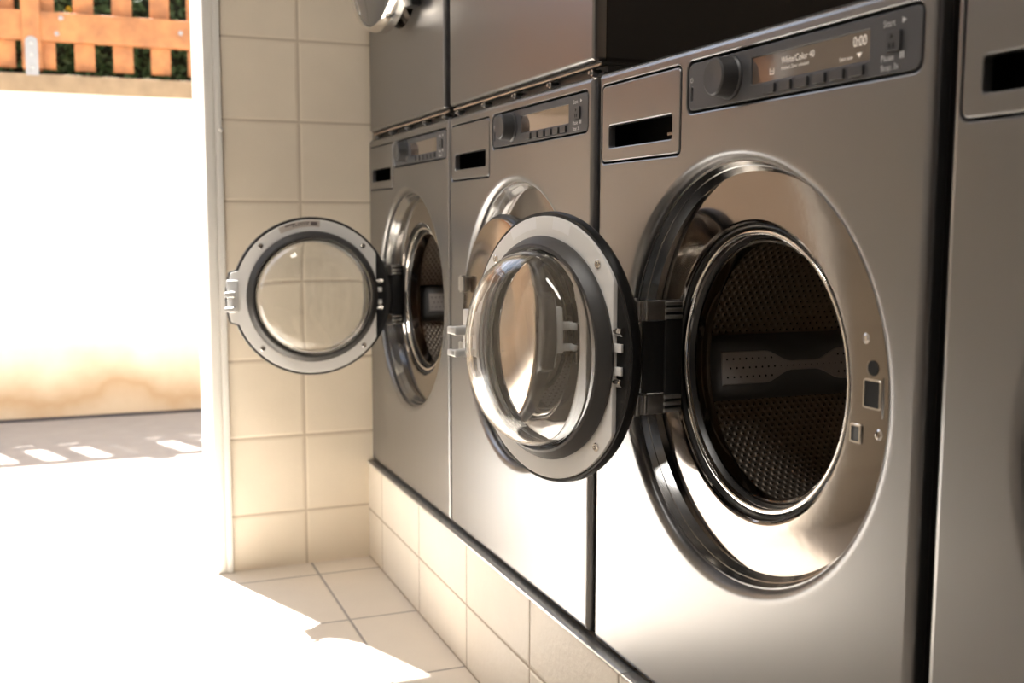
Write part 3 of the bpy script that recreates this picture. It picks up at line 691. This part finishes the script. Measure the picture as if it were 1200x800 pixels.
for k in range(5): leaf(Vector((-0.132 + rnd.uniform(-0.008, 0.008), -0.225, 0.745 + rnd.uniform(-0.012, 0.012))), 0.016)
part_label(mb.build('yellow_leaf', M['yellow'], hedge, smooth=False), 'small yellow leaves')

# ------------------------------------------------------------------ light
sun = bpy.data.lights.new('sun', 'SUN'); sun.energy = 27; sun.angle = math.radians(0.53); sun.color = (1.0, 0.97, 0.925)
so = bpy.data.objects.new('sun', sun); C.objects.link(so); so.rotation_euler = (-SUN).to_track_quat('Z', 'Y').to_euler(); so.location = (-2, 6, 8)
fill_light = bpy.data.lights.new('ceiling_fill', 'AREA'); fill_light.shape = 'RECTANGLE'; fill_light.size = 1.3; fill_light.size_y = 0.35; fill_light.energy = 34; fill_light.color = (1.0, 0.96, 0.91)  # added soft fill under the ceiling to brighten the room; no fixture there
lo = bpy.data.objects.new('ceiling_fill', fill_light); C.objects.link(lo); lo.location = (-1.15, -0.75, ZT - 0.02); lo.rotation_euler = (0, 0, PI / 2)
w = bpy.data.worlds.new('sky'); bpy.context.scene.world = w; w.use_nodes = True
nt = w.node_tree; bg = nt.nodes['Background']
sk = nt.nodes.new('ShaderNodeTexSky'); sk.sky_type = 'NISHITA'; sk.sun_disc = False; sk.sun_elevation = math.radians(66); sk.sun_rotation = math.atan2(-SUN.x, -SUN.y)
hs = nt.nodes.new('ShaderNodeHueSaturation'); hs.inputs['Saturation'].default_value = 0.55; nt.links.new(sk.outputs[0], hs.inputs['Color']); nt.links.new(hs.outputs[0], bg.inputs[0]); bg.inputs[1].default_value = 0.42

# ------------------------------------------------------------------ camera
cam = bpy.data.cameras.new('camera'); co = bpy.data.objects.new('camera', cam); C.objects.link(co)
yaw, pit, rol = math.radians(21.7411), math.radians(-6.2067), math.radians(0.1448)
f = Vector((math.sin(yaw) * math.cos(pit), math.cos(yaw) * math.cos(pit), math.sin(pit))); r = Vector((math.cos(yaw), -math.sin(yaw), 0)); u = r.cross(f)
r2 = r * math.cos(rol) + u * math.sin(rol); u2 = u * math.cos(rol) - r * math.sin(rol)
co.matrix_world = Matrix((( r2.x, u2.x, -f.x, -0.6988), (r2.y, u2.y, -f.y, -1.4264), (r2.z, u2.z, -f.z, 0.6319), (0, 0, 0, 1)))
cam.sensor_width = 36; cam.lens = 1248.63 * 36 / 1200; cam.clip_start = 0.02
cam.dof.use_dof = True; cam.dof.focus_distance = 1.52; cam.dof.aperture_fstop = 5.0
sc = bpy.context.scene; sc.camera = co
sc.view_settings.view_transform = 'Standard'; sc.view_settings.look = 'None'; sc.view_settings.gamma = 1; sc.view_settings.use_curve_mapping = False
sc.view_settings.exposure = 0.0
sc.cycles.use_denoising = True
sc.cycles.max_bounces = 16; sc.cycles.diffuse_bounces = 8; sc.cycles.glossy_bounces = 8; sc.cycles.transmission_bounces = 12
sc.cycles.sample_clamp_indirect = 8
